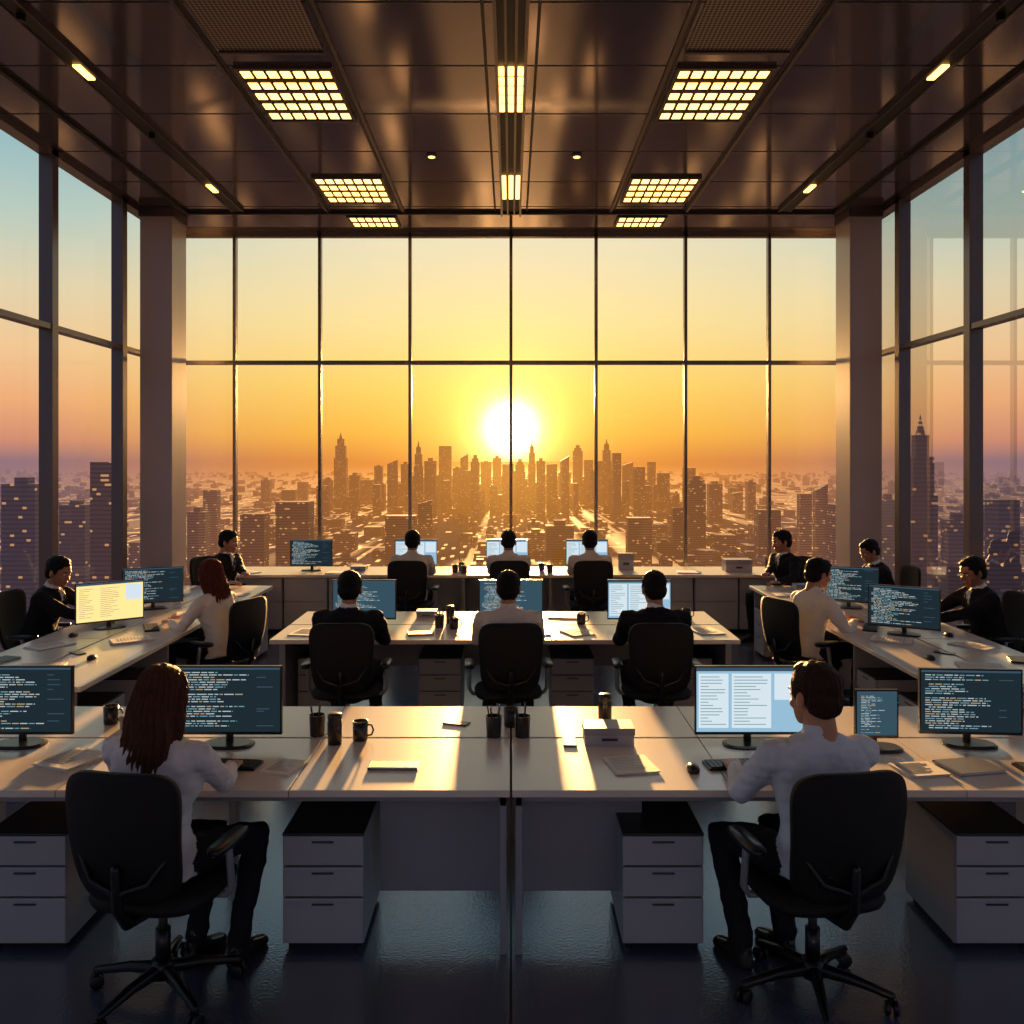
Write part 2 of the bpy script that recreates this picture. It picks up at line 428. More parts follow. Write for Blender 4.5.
# ------------------------------------------------------------------ monitors
M['bezel']=pmat('monitor_bezel',(14,14,16),.3)
M['scr_dark']=emat('screen_dark',(32,46,54),.9)
M['scr_blue']=emat('screen_blue',(150,190,215),1.0)
M['scr_amber']=emat('screen_amber',(255,228,150),1.1)
M['scr_mid']=emat('screen_slate',(54,80,94),1.0)
M['tx_w']=emat('text_white',(175,188,190),1.0)
M['tx_c']=emat('text_cyan',(110,150,160),1.0)
M['tx_o']=emat('text_orange',(175,155,125),1.0)
M['tx_d']=emat('text_dark',(60,85,105),.9)
M['tx_l']=emat('panel_light',(215,230,238),1.0)
def monitor_mesh(style,w=.54,h=.325,seed=1):
    rnd=random.Random(seed); b=MB()
    b.loft([(0,0,.02,.13,.085),(.008,0,.02,.13,.085),(.013,0,.02,.115,.07)],'bezel',p=3,n=28)
    b.tube([(0,.05,.01),(0,.045,.12),(0,.03,.22)],[.02,.018,.018],'bezel',n=10)
    z0=.072
    b.box(-w/2-.008,w/2+.008,0,.022,z0-.014,z0+h+.008,'bezel')
    b.box(-w*.3,w*.3,.022,.04,z0+.05,z0+h-.05,'bezel')
    scr={'dark':'scr_dark','blue':'scr_blue','amber':'scr_amber','mid':'scr_mid'}[style]
    def q(x0,x1,za,zb,y,t): b.add([(x0,y,za),(x1,y,za),(x1,y,zb),(x0,y,zb)],[(0,1,2,3)],t)
    q(-w/2,w/2,z0,z0+h,-.0008,scr)
    if style in('dark','mid'):
        q(-w/2,w/2,z0+h-.010,z0+h,-.0012,'tx_d')
        n=24; lh=(h-.03)/n; ind=0
        for i in range(n):
            z=z0+h-.022-lh*i
            if rnd.random()<.12: continue
            ind=max(0,min(5,ind+rnd.choice((-1,0,0,1))))
            x=-w/2+.02+ind*.018; end=-w/2+w*rnd.uniform(.3,.75)
            while x<end:
                l=rnd.uniform(.01,.05)
                q(x,min(x+l,end),z-lh*.4,z,-.0012,rnd.choice(('tx_w','tx_c','tx_c','tx_w','tx_w','tx_o')))
                x+=l+.007
            if rnd.random()<.25:
                x=w*.28; q(x,x+rnd.uniform(.03,.09),z-lh*.35,z,-.0012,'tx_d')
    else:
        q(-w/2,w/2,z0+h-.018,z0+h,-.0012,'tx_d')
        q(-w/2+.01,-w*.2,z0+.02,z0+h-.03,-.0012,'tx_l' if style!='amber' else 'scr_amber'); q(-w*.17,w*.2,z0+.02,z0+h-.03,-.0012,'tx_l' if style!='amber' else 'scr_amber'); q(w*.23,w/2-.01,z0+h*.5,z0+h-.03,-.0012,'tx_l')
        for i in range(16):
            z=z0+h-.045-i*.016
            for (xa,xb) in ((-w/2+.02,-w*.22),(-w*.15,w*.18)):
                e=xa+(xb-xa)*rnd.uniform(.3,1); q(xa,e,z-.004,z,-.0016,'tx_c' if style!='amber' else 'tx_o')
    tags=['bezel',scr,'tx_w','tx_c','tx_o','tx_d','tx_l']
    return b.mesh('monitor_'+style,tags)
MD=[monitor_mesh('dark',seed=i) for i in range(3)]; MBl=monitor_mesh('blue',seed=5); MA=monitor_mesh('amber',seed=6); MM=monitor_mesh('mid',seed=8)
MDs=monitor_mesh('dark',w=.49,h=.31,seed=4)
SM=monitor_mesh('mid',w=.2,h=.22,seed=9)
def mon(me,x,y,rz=0,name='computer_monitor'): obj(name,me,(x,y,T+.001),rz)
mon(MD[0],-2.50,4.56); mon(MD[1],-1.44,4.56); mon(MBl,1.21,4.56); mon(MDs,2.33,4.56,-4); mon(SM,1.83,4.5,0,'tablet_display')
mon(MM,-1.28,7.85); mon(MM,0.0,7.85); mon(MBl,1.12,7.85)
mon(MD[0],-2.62,11.8,0); mon(MBl,-1.25,11.85); mon(MBl,-.05,11.85); mon(MBl,1.0,11.85)
mon(MA,-3.45,7.75,38); mon(MD[1],-3.48,8.75,22); mon(MD[2],3.3,8.8,-22); mon(MD[0],3.25,7.45,-30)

# ------------------------------------------------------------------ desk items
def keyboard_mesh():
    b=MB(); b.box(-.17,.17,-.06,.06,0,.012,'plastic')
    for r in range(5):
        for k in range(14):
            if r==0 and 4<=k<=8:
                if k==4: b.box(-.16+4*.023,-.16+9*.023-.004,-.053,-.035,.012,.018,'cover')
                continue
            x=-.16+k*.023; y=-.053+r*.0215; b.box(x,x+.0195,y,y+.018,.012,.018,'cover')
    return b.mesh('keyboard',['plastic','cover'])
KB=keyboard_mesh()
def kb(x,y,rz=0): obj('keyboard',KB,(x,y,T),rz)
def mouse_mesh():
    b=MB(); b.loft([(0,0,0,.028,.05),(.012,0,0,.03,.052),(.026,0,-.004,.024,.042),(.034,0,-.008,.01,.02)],'plastic',n=20,p=2.3); return b.mesh('mouse',['plastic'],True)
MO=mouse_mesh()
def mouse(x,y): obj('computer_mouse',MO,(x,y,T),0)
def mug_mesh():
    b=MB(); b.loft([(0,0,0,.034,.034),(.005,0,0,.038,.038),(.1,0,0,.04,.04),(.1,0,0,.036,.036),(.02,0,0,.033,.033)],'mug',n=24)
    pts=[(.036,0,.08),(.058,0,.078),(.068,0,.052),(.058,0,.028),(.036,0,.024)]
    b.tube(pts,[.005]*5,'mug',n=8); return b.mesh('mug',['mug'],True)
MU=mug_mesh()
def mug(x,y,rz=0): obj('coffee_mug',MU,(x,y,T),rz)
def pencup_mesh():
    b=MB(); b.loft([(0,0,0,.038,.038),(.11,0,0,.042,.042),(.11,0,0,.038,.038),(.01,0,0,.034,.034)],'mug',n=24)
    rr=random.Random(3)
    for i in range(6):
        a=rr.random()*6.28; b.tube([(math.cos(a)*.012,math.sin(a)*.012,.02),(math.cos(a)*.035,math.sin(a)*.035,.13+rr.random()*.04)],[.004,.004],('steel','mug','cover')[i%3],n=6)
    return b.mesh('pen_cup',['mug','steel','cover'])
PC=pencup_mesh()
def pencup(x,y): obj('pen_cup',PC,(x,y,T),R()*90)
def thermos(x,y):
    b=MB(); b.loft([(0,0,0,.036,.036),(.11,0,0,.038,.038),(.125,0,0,.034,.034),(.13,0,0,.037,.037),(.15,0,0,.037,.037),(.156,0,0,.03,.03)],'mug',n=24); simple('travel_tumbler',b,(x,y,T),smooth=True)
def papers(x,y,rz,w=.21,d=.3,n=3,name='paper_sheets'):
    b=MB()
    for i in range(n):
        Mx=Matrix.Translation((R()*.012,R()*.012,0))@Matrix.Rotation((R()-.5)*.12,4,'Z'); b.box(-w/2,w/2,-d/2,d/2,i*.0035,i*.0035+.003,'paper',Mx)
    for i in range(9):
        z=n*.0035; b.box(-w*.38,w*(.1+.28*R()),d*.38-i*d*.085,d*.38-i*d*.085+.006,z,z+.0006,'chair_grey')
    simple(name,b,(x,y,T),rz)
def notebook(x,y,rz,w=.21,d=.15,cov='cover'):
    b=MB(); b.box(-w/2,w/2,-d/2,d/2,0,.003,cov); b.box(-w/2+.004,w/2-.004,-d/2+.004,d/2-.004,.003,.011,'paper'); b.box(-w/2,w/2,-d/2,d/2,.011,.014,cov)
    b.tube([(-w/2,-d/2,.0075),(-w/2,d/2,.0075)],[.007,.007],cov,n=8)
    simple('notebook',b,(x,y,T),rz,bevel=.0012)
def docbox(x,y,rz=0,w=.25,d=.16,h=.09):
    b=MB(); b.box(-w/2,w/2,-d/2,d/2,0,h*.6,'cab'); b.box(-w/2-.004,w/2+.004,-d/2-.004,d/2+.004,h*.6,h,'desk_side'); b.box(-.04,.04,-d/2-.008,-d/2-.004,h*.3,h*.45,'cab_dark')
    simple('document_box',b,(x,y,T),rz,bevel=.006)
def phone(x,y,rz=0):
    b=MB(); b.box(-.035,.035,-.07,.07,0,.008,'plastic'); simple('smartphone',b,(x,y,T),rz,bevel=.003)

kb(-1.36,4.27,-6); kb(1.09,4.27,6); mouse(-1.62,4.25); mouse(.85,4.2)
papers(-1.07,4.23,-14,w=.15,d=.2); papers(-2.12,4.33,-22,w=.22,d=.26,n=5); notebook(-.55,4.25,0,.23,.09)
papers(.56,4.26,8,w=.21,d=.24,n=3); docbox(.50,4.64,0); phone(.3,4.62)
thermos(-.90,4.60); mug(-.78,4.66,0); pencup(-1.02,4.74); pencup(-.09,4.72); pencup(.06,4.72); mug(-.0,4.9,90); thermos(.52,4.98)
papers(1.9,4.2,8,w=.2,d=.18); notebook(2.16,4.24,12,.24,.2,'chair_grey'); kb(2.55,4.22,0); docbox(-2.05,4.9,0,w=.12,d=.1,h=.07)
mug(-2.2,4.95); pencup(2.75,4.9); phone(-.3,4.95,70)
for x in (-1.25,0,1.08): kb(x,7.45,0)
pencup(-.62,7.8); mug(-.49,7.72); thermos(-.54,8.0); papers(.55,7.55,20); mug(.62,7.95); papers(-1.72,7.55,-10); papers(1.65,7.6,14); notebook(-.75,7.5,10); phone(.3,7.5); docbox(-.78,8.35,0,.18,.14,.06); mug(1.6,8.2); papers(.5,8.3,80)
for s in (-1,1):
    kb(s*3.1,7.75,90*-s+(25 if s<0 else -25)); kb(s*3.62,8.3,-90*s); papers(s*3.0,8.5,s*70); papers(s*3.05,7.2,s*60,n=5); papers(s*3.3,6.3,s*80); papers(s*3.6,7.0,s*30)
    notebook(s*3.05,9.2,90); mug(s*3.45,9.3); papers(s*3.6,9.6,s*80); phone(s*3.25,6.75,50); mouse(s*3.6,7.4); mouse(s*3.05,6.55); papers(s*2.98,9.65,90); notebook(s*3.68,6.5,70)
    docbox(s*3.28,10.1,0,.2,.15,.06)
for x in (-1.2,-.05,.98): kb(x,11.55)
docbox(2.95,11.75,0,.34,.24,.16); docbox(-2.0,11.85,0,.2,.2,.06); mug(-.72,11.6); mug(-.6,11.5); pencup(-.65,11.8); mug(.5,11.6); docbox(1.52,11.9,0,.2,.06,.22); papers(2.3,11.6,80); papers(-2.2,11.55,80); pencup(3.4,11.9); papers(-3.4,11.6,60); mug(.40,11.8)

# ------------------------------------------------------------------ PEOPLE
def build_head():
    b=MB()
    b.loft([(-.118,0,.058,.018,.014),(-.112,0,.052,.032,.028),(-.095,0,.042,.045,.045),(-.07,0,.03,.056,.062),(-.04,0,.018,.064,.077),(0,0,.008,.070,.088),(.03,0,0,.074,.096),(.06,0,-.004,.072,.094),(.085,0,-.008,.06,.078),(.105,0,-.01,.038,.05),(.114,0,-.01,.015,.02)],0,n=28,p=2.15)
    b.ell((0,-.03,.02),(.073,.078,.08),0)
    b.tube([(0,.088,.008),(0,.100,-.015),(0,.112,-.036)],[.007,.009,.012],0,n=10)
    b.ell((0,.098,-.04),(.018,.014,.009),0)
    b.ell((0,.084,.022),(.048,.014,.01),0)
    for s in (-1,1):
        b.ell((s*.079,-.004,-.012),(.012,.02,.033),0)
        b.ell((s*.042,.062,-.035),(.022,.022,.02),0)
        b.ell((s*.030,.0925,.020),(.017,.008,.0045),4)
    b.ell((0,.090,-.066),(.024,.012,.0055),6); b.ell((0,.088,-.075),(.019,.012,.006),6)
    b.ell((0,.068,-.102),(.022,.018,.014),0)
    b.tube([(0,-.035,-.17),(0,-.028,-.10),(0,-.02,-.04)],[.056,.054,.057],0,n=18)
    h=remesh(b,.0042,2)
    for s in (-1,1):
        h.ell((s*.030,.083,-.002),(.0125,.0115,.0085),7,n=12,m=8); h.ell((s*.030,.092,-.002),(.0055,.004,.0055),8,n=10,m=6)
    return h
HEAD=build_head()
def jitter(mb,amp,seed=1,sc=(60,60,25)):
    mb.v=[tuple(Vector(p)+Vector(noise.noise_vector(Vector((p[0]*sc[0],p[1]*sc[1],p[2]*sc[2]+seed))))*amp) for p in mb.v]
def build_hair(long):
    b=MB()
    b.ell((0,-.018,.044),(.087,.107,.090),4,n=24,m=14)
    b.ell((0,-.050,-.012),(.081,.067,.080),4,n=20)
    if long:
        b.loft([(-.34,.0,-.095,.05,.018),(-.31,.0,-.092,.095,.03),(-.24,0,-.085,.122,.042),(-.17,0,-.075,.128,.052),(-.10,0,-.062,.118,.066),(-.03,0,-.045,.104,.078),(.04,0,-.03,.094,.085),(.09,0,-.02,.075,.075)],4,n=30,p=2.2)
        for s in (-1,1): b.tube([(s*.052,.04,.085),(s*.080,.03,.03),(s*.090,.012,-.04),(s*.10,-.005,-.12),(s*.10,-.03,-.2),(s*.085,-.06,-.28)],[.016,.022,.026,.028,.024,.016],4,n=10)
    else:
        for s in (-1,1): b.ell((s*.074,.016,.020),(.012,.026,.036),4)
        b.ell((0,.02,.100),(.058,.054,.028),4); b.ell((.015,.055,.088),(.045,.03,.018),4)
    h=remesh(b,.0055,1); jitter(h,.005,1,(45,45,25))
    nv=[]
    for p in h.v:
        a=math.atan2(p[0],-(p[1]+.02))
        if long:
            k=1+.03*math.sin(a*26+p[2]*9)+.025*math.sin(a*47+1.3-p[2]*14)
            nv.append((p[0]*k+.006*math.sin(p[2]*28),p[1]*k,p[2]))
        else:
            k=1+.014*math.sin(a*31+p[2]*30)+.01*math.sin(a*53-p[2]*40)
            nv.append((p[0]*k,(p[1]+.02)*k-.02,p[2]))
    h.v=nv
    return h
HAIR_S=build_hair(False); HAIR_L=build_hair(True)
def build_hand(s):
    b=MB()
    Mx=Matrix.Rotation(-math.pi/2,4,'X')
    b.loft([(-.03,0,0,.026,.021),(0,0,0,.03,.019),(.03,0,0,.038,.017),(.07,0,0,.042,.0145),(.092,0,0,.04,.012),(.1,0,0,.03,.008)],0,n=20,p=2.3,Mx=Mx)
    for (x,L,c) in ((-.031,.072,.0),(-.0105,.080,.05),(.0105,.075,.1),(.031,.058,.15)):
        xx=-s*-x
        p=Vector((xx,.085,0)); ang=-.12-c*.5; pts=[p.copy()]; 
        for seg,k in ((L*.45,.45),(L*.3,.55),(L*.25,.35)):
            p=p+Vector((xx*.12,math.cos(ang),math.sin(ang)))*seg; pts.append(p.copy()); ang-=k
        b.tube(pts,[.0095,.0088,.0078,.0065],0,n=10)
    tx=-s
    b.tube([(tx*-.0,0.02,-.004),(tx*.030,.035,-.008),(tx*.052,.066,-.014),(tx*.060,.094,-.020)],[.013,.0135,.010,.0075],0,n=10)
    return remesh(b,.0036,1)
HAND={1:build_hand(1),-1:build_hand(-1)}

def ik(S,Wp,a,bb,pole):
    d=Wp-S; L=min(d.length,(a+bb)*.99); u=d.normalized(); Wp=S+u*L
    x=(a*a-bb*bb+L*L)/(2*L); h=math.sqrt(max(a*a-x*x,0)); p=(pole-u*pole.dot(u)).normalized()
    return S+u*x+p*h, Wp

SK={}
def skin(c):
    if c not in SK:
        SK[c]=pmat('skin_%d'%len(SK),c,.5,bump=.05,bscale=120)
    return SK[c]
CL={}
def cloth(c,n='cloth'):
    if c not in CL: CL[c]=pmat('%s_%d'%(n,len(CL)),c,.8,bump=.8,bscale=9,var=.06,spec=.2,stretch=(1,1,.6))
    return CL[c]
HR={}
def hairm(c):
    if c not in HR: HR[c]=pmat('hair_%d'%len(HR),c,.55,bump=.4,bscale=60,stretch=(3,3,.35),var=.15 if max(c)<40 else .3,spec=.15)
    return HR[c]
LIP=pmat('lips',(150,85,75),.4); EYE=pmat('eye_white',(220,215,210),.2); DRK=pmat('iris_dark',(20,15,12),.15); SHOE=pmat('shoe_leather',(34,24,20),.22)

def person(name,x,y,yaw,top,legs,hairc,skinc=(176,124,98),female=False,longhair=False,jacket=False,lean=4,twist=0,look=(0,0),
           hands=None,vox=.011,feet=None,dy=-.04,headroll=0,wide=1.04):
    O=Matrix.Translation((x,y,0))@Matrix.Rotation(math.radians(yaw),4,'Z'); Oi=O.inverted()
    k=(.94 if female else 1.0)*wide; j=1.06 if jacket else 1.02
    b=MB()
    piv=Vector((0,dy,.57))
    U=Matrix.Translation(piv)@Matrix.Rotation(math.radians(twist),4,'Z')@Matrix.Rotation(math.radians(-lean),4,'X')
    kk=k*j
    b.loft([(-.085,0,.0,.135,.10),(-.05,0,0,.165,.118),(.0,0,-.002,.155,.105),(.05,0,-.004,.13,.09)],2,n=28,p=2.3,Mx=Matrix.Translation(piv))
    w=.90 if female else 1
    b.loft([(-.055,0,-.004,.183*j,.134*j),(.04,0,-.002,.172*kk,.124*j),(.13,0,-.008,.152*kk*w,.112*j),(.20,0,-.006,.157*kk*w,.112*j),(.28,0,.004,.172*kk,.120*j),(.35,0,.006,.186*kk,.120*j),(.41,0,0,.190*kk,.108*j),(.45,0,-.006,.174*kk,.094*j),(.475,0,-.010,.13*kk,.080*j),(.50,0,-.012,.085*k,.068),(.512,0,-.012,.06,.058)],1,n=32,p=2.35,Mx=U)
    if female:
        for s in (-1,1): b.ell((s*.07,.075,.30),(.065,.055,.06),1,Mx=U)
    for s in (-1,1): b.ell((s*.095*k,-.055,.38),(.075,.05,.085),1,Mx=U)
    if jacket:
        b.ell((0,.092,.42),(.042,.036,.085),5,Mx=U); b.tube([(0,.118,.475),(0,.134,.40),(0,.140,.31)],[.012,.014,.016],8,n=10,Mx=U)
        for s in (-1,1): b.tube([(s*.05,.075,.49),(s*.055,.122,.40),(s*.02,.136,.27)],[.012,.018,.010],1,n=10,Mx=U)
    b.tube([U@Vector((0,-.014,.475)),U@Vector((0,-.012,.505)),U@Vector((0,-.008,.535))],[.068,.065,.063],5,n=20,round_ends=False)
    b.tube([U@Vector((0,-.014,.46)),U@Vector((0,-.004,.6))],[.056*min(k,1),.056*min(k,1)],0,n=18)
    a1,a2=.285*(.95 if female else 1),.255*(.95 if female else 1)
    ends={}
    for s in (-1,1):
        S=U@Vector((s*.180*kk,-.006,.425))
        tgt=Vector(hands[s]) if hands and s in hands else None
        if tgt is None: Wl=Vector((s*.14,dy+.36,.68))
        else: Wl=Oi@tgt
        pole=Vector((s*.75,-.35,-.9))
        E,Wr=ik(S,Wl,a1,a2,pole)
        fa=1.14 if jacket else 1.08
        if female: fa*=.9
        b.tube([S+Vector((-s*.045,0,.005)),S,S.lerp(E,.3),S.lerp(E,.7),E,E.lerp(Wr,.3),E.lerp(Wr,.75),E.lerp(Wr,.93)],
               [.058*fa,.064*fa,.058*fa,.049*fa,.046*fa,.045*fa,.037*fa,.035*fa],1,n=16)
        b.tube([E.lerp(Wr,.8),Wr],[.027,.024],0,n=12)
        if jacket: b.tube([E.lerp(Wr,.92),E.lerp(Wr,.975)],[.032,.032],5,n=14,round_ends=False)
        ends[s]=(E,Wr)
    ft=feet or {}
    for s in (-1,1):
        Hp=Vector((s*.095,dy+.02,.565)); 
        fl=ft.get(s,(s*.15,.43)); An=Vector((fl[0],fl[1]-.05,.095))
        Kn,An2=ik(Hp,An,.44,.455,Vector((s*.12,.75,1.0)))
        fk=.92 if female else 1
        b.tube([Hp,Hp.lerp(Kn,.35),Hp.lerp(Kn,.8),Kn,Kn.lerp(An2,.25),Kn.lerp(An2,.6),Kn.lerp(An2,.97)],
               [.094*fk,.088*fk,.070*fk,.064*fk,.060*fk,.054*fk,.050*fk],2,n=16)
        b.tube([An2+Vector((0,0,.03)),An2],[.036,.036],3,n=12)
        y0=An2.y
        b.loft([(0.002,An2.x,y0+.07,.036,.125),(.02,An2.x,y0+.07,.044,.135),(.045,An2.x,y0+.06,.041,.122),(.07,An2.x,y0+.02,.035,.075),(.1,An2.x,y0,.033,.04)],3,n=24,p=2.4)
    body=remesh(b,vox,2)
    cl=set()
    for f,t in zip(body.f,body.t):
        if t in (1,2): cl.update(f)
    bv=body.v
    for i in cl:
        p=Vector(bv[i]); q=noise.noise_vector(Vector((p.x*9+x,p.y*9+y,p.z*16)))
        q2=noise.noise_vector(Vector((p.x*22+x,p.y*22,p.z*34+y)))
        p=p+Vector(q)*.007+Vector(q2)*.0055; bv[i]=tuple(p)
    Hm=U@Matrix.Translation((0,.012,.655))@Matrix.Rotation(math.radians(lean*.6),4,'X')@Matrix.Rotation(math.radians(look[0]-twist),4,'Z')@Matrix.Rotation(math.radians(look[1]),4,'X')@Matrix.Rotation(math.radians(headroll),4,'Y')
    Hm=Hm@Matrix.Scale(.98 if female else 1.06,4)
    body.merge(HEAD,Hm)
    body.merge(HAIR_L if longhair else HAIR_S,Hm)
    for s in (-1,1):
        E,Wr=ends[s]; d=(Wr-E).normalized(); f=Vector((d.x*.7-s*.12,d.y*.7+.35,d.z*.35)).normalized()
        X=f.cross(Vector((0,0,1))).normalized(); Z=X.cross(f)
        Mh=Matrix(((X.x,f.x,Z.x,Wr.x),(X.y,f.y,Z.y,Wr.y),(X.z,f.z,Z.z,Wr.z),(0,0,0,1)))
        if female: Mh=Mh@Matrix.Scale(.92,4)
        body.merge(HAND[s],Mh)
    mats=[skin(skinc),cloth(top),cloth(legs),SHOE,hairm(hairc),cloth((222,220,216)) if jacket else cloth(top),LIP,EYE,DRK]
    me=bpy.data.meshes.new(name); me.from_pydata(body.v,[],body.f)
    for m in mats: me.materials.append(m)
    me.polygons.foreach_set('material_index',body.t); me.polygons.foreach_set('use_smooth',[True]*len(me.polygons)); me.update()
    o=bpy.data.objects.new(name,me); COL.objects.link(o); o.matrix_world=O
    return o
WH=(200,208,220); SUIT=(22,22,28); PANT=(24,24,30); BR=(70,40,27); BK=(14,11,10)
zt=T+.045
chair(-1.43,3.70,-10); person('woman_with_long_hair',-1.45,3.72,-22,(210,208,212),PANT,BR,(190,140,112),female=True,longhair=True,lean=5,twist=10,look=(-2,-4),hands={1:(-1.28,4.11,zt),-1:(-1.50,4.12,zt)},vox=.008,feet={1:(.16,.34),-1:(-.02,.28)},wide=1.1)
chair(1.24,3.70,10); person('man_in_white_shirt',1.26,3.72,22,WH,PANT,(44,29,21),(180,128,100),lean=5,twist=-12,look=(6,-4),hands={1:(1.20,4.11,zt),-1:(1.02,4.10,zt)},vox=.008,feet={1:(.06,.32),-1:(-.16,.33)},wide=1.1)
for (x,jk,n) in ((-1.24,True,'man_in_dark_suit'),(-.02,False,'man_in_white_shirt'),(1.10,True,'man_in_dark_suit')):
    chair(x,6.82,random.uniform(-5,5)); person(n,x,6.83,0,SUIT if jk else (215,205,195),PANT,BK,(165,112,86),jacket=jk,lean=11,look=(random.uniform(-6,6),-4),hands={1:(x+.14,7.3,zt),-1:(x-.14,7.3,zt)},wide=1.1)
for x in (-1.2,-.03,.96):
    chair(x,10.86,random.uniform(-6,6)); person('man_in_white_shirt',x,10.86,0,(214,200,184),PANT,BK,(150,100,76),lean=13,look=(0,-5),hands={1:(x+.14,11.38,zt),-1:(x-.14,11.38,zt)},vox=.013,wide=1.12)
chair(-4.24,8.12,-90); person('man_in_dark_suit',-4.24,8.12,-90,SUIT,PANT,BK,(168,115,88),jacket=True,lean=17,look=(-14,-8),hands={1:(-3.66,7.95,zt),-1:(-3.66,8.28,zt)},vox=.012)
chair(-2.50,7.80,68); person('woman_in_white_blouse',-2.53,7.80,66,(218,210,204),PANT,(80,34,20),(190,140,112),female=True,longhair=True,lean=12,look=(6,-6),hands={1:(-2.95,8.06,zt),-1:(-2.95,7.80,zt)},vox=.012)
person('man_in_dark_suit',-3.48,10.9,-110,SUIT,PANT,BK,(165,112,86),jacket=True,lean=9,look=(10,-5),hands={1:(-3.24,10.36,zt),-1:(-3.02,10.36,zt)},vox=.013); chair(-3.50,10.9,-110)
chair(2.55,7.80,-68); person('man_in_white_shirt',2.58,7.80,-68,(218,210,202),PANT,BK,(165,112,86),lean=12,look=(-6,-8),hands={1:(2.98,7.80,zt),-1:(2.98,8.06,zt)},vox=.012)
chair(4.24,8.02,90); person('man_in_dark_suit',4.24,8.02,92,SUIT,PANT,BK,(150,98,74),jacket=True,lean=14,look=(10,-8),hands={1:(3.68,8.2,zt),-1:(3.68,7.9,zt)},vox=.012)
chair(4.16,10.0,90); person('woman_in_dark_jacket',4.15,10.0,94,(26,26,30),PANT,BK,(160,108,84),female=True,jacket=True,lean=18,look=(8,-16),hands={1:(3.66,10.12,zt),-1:(3.66,9.9,zt)},vox=.013)
chair(3.36,10.9,110); person('man_in_dark_suit',3.34,10.9,110,SUIT,PANT,BK,(165,112,86),jacket=True,lean=9,look=(-10,-6),hands={1:(2.90,10.36,zt),-1:(3.08,10.36,zt)},vox=.013)

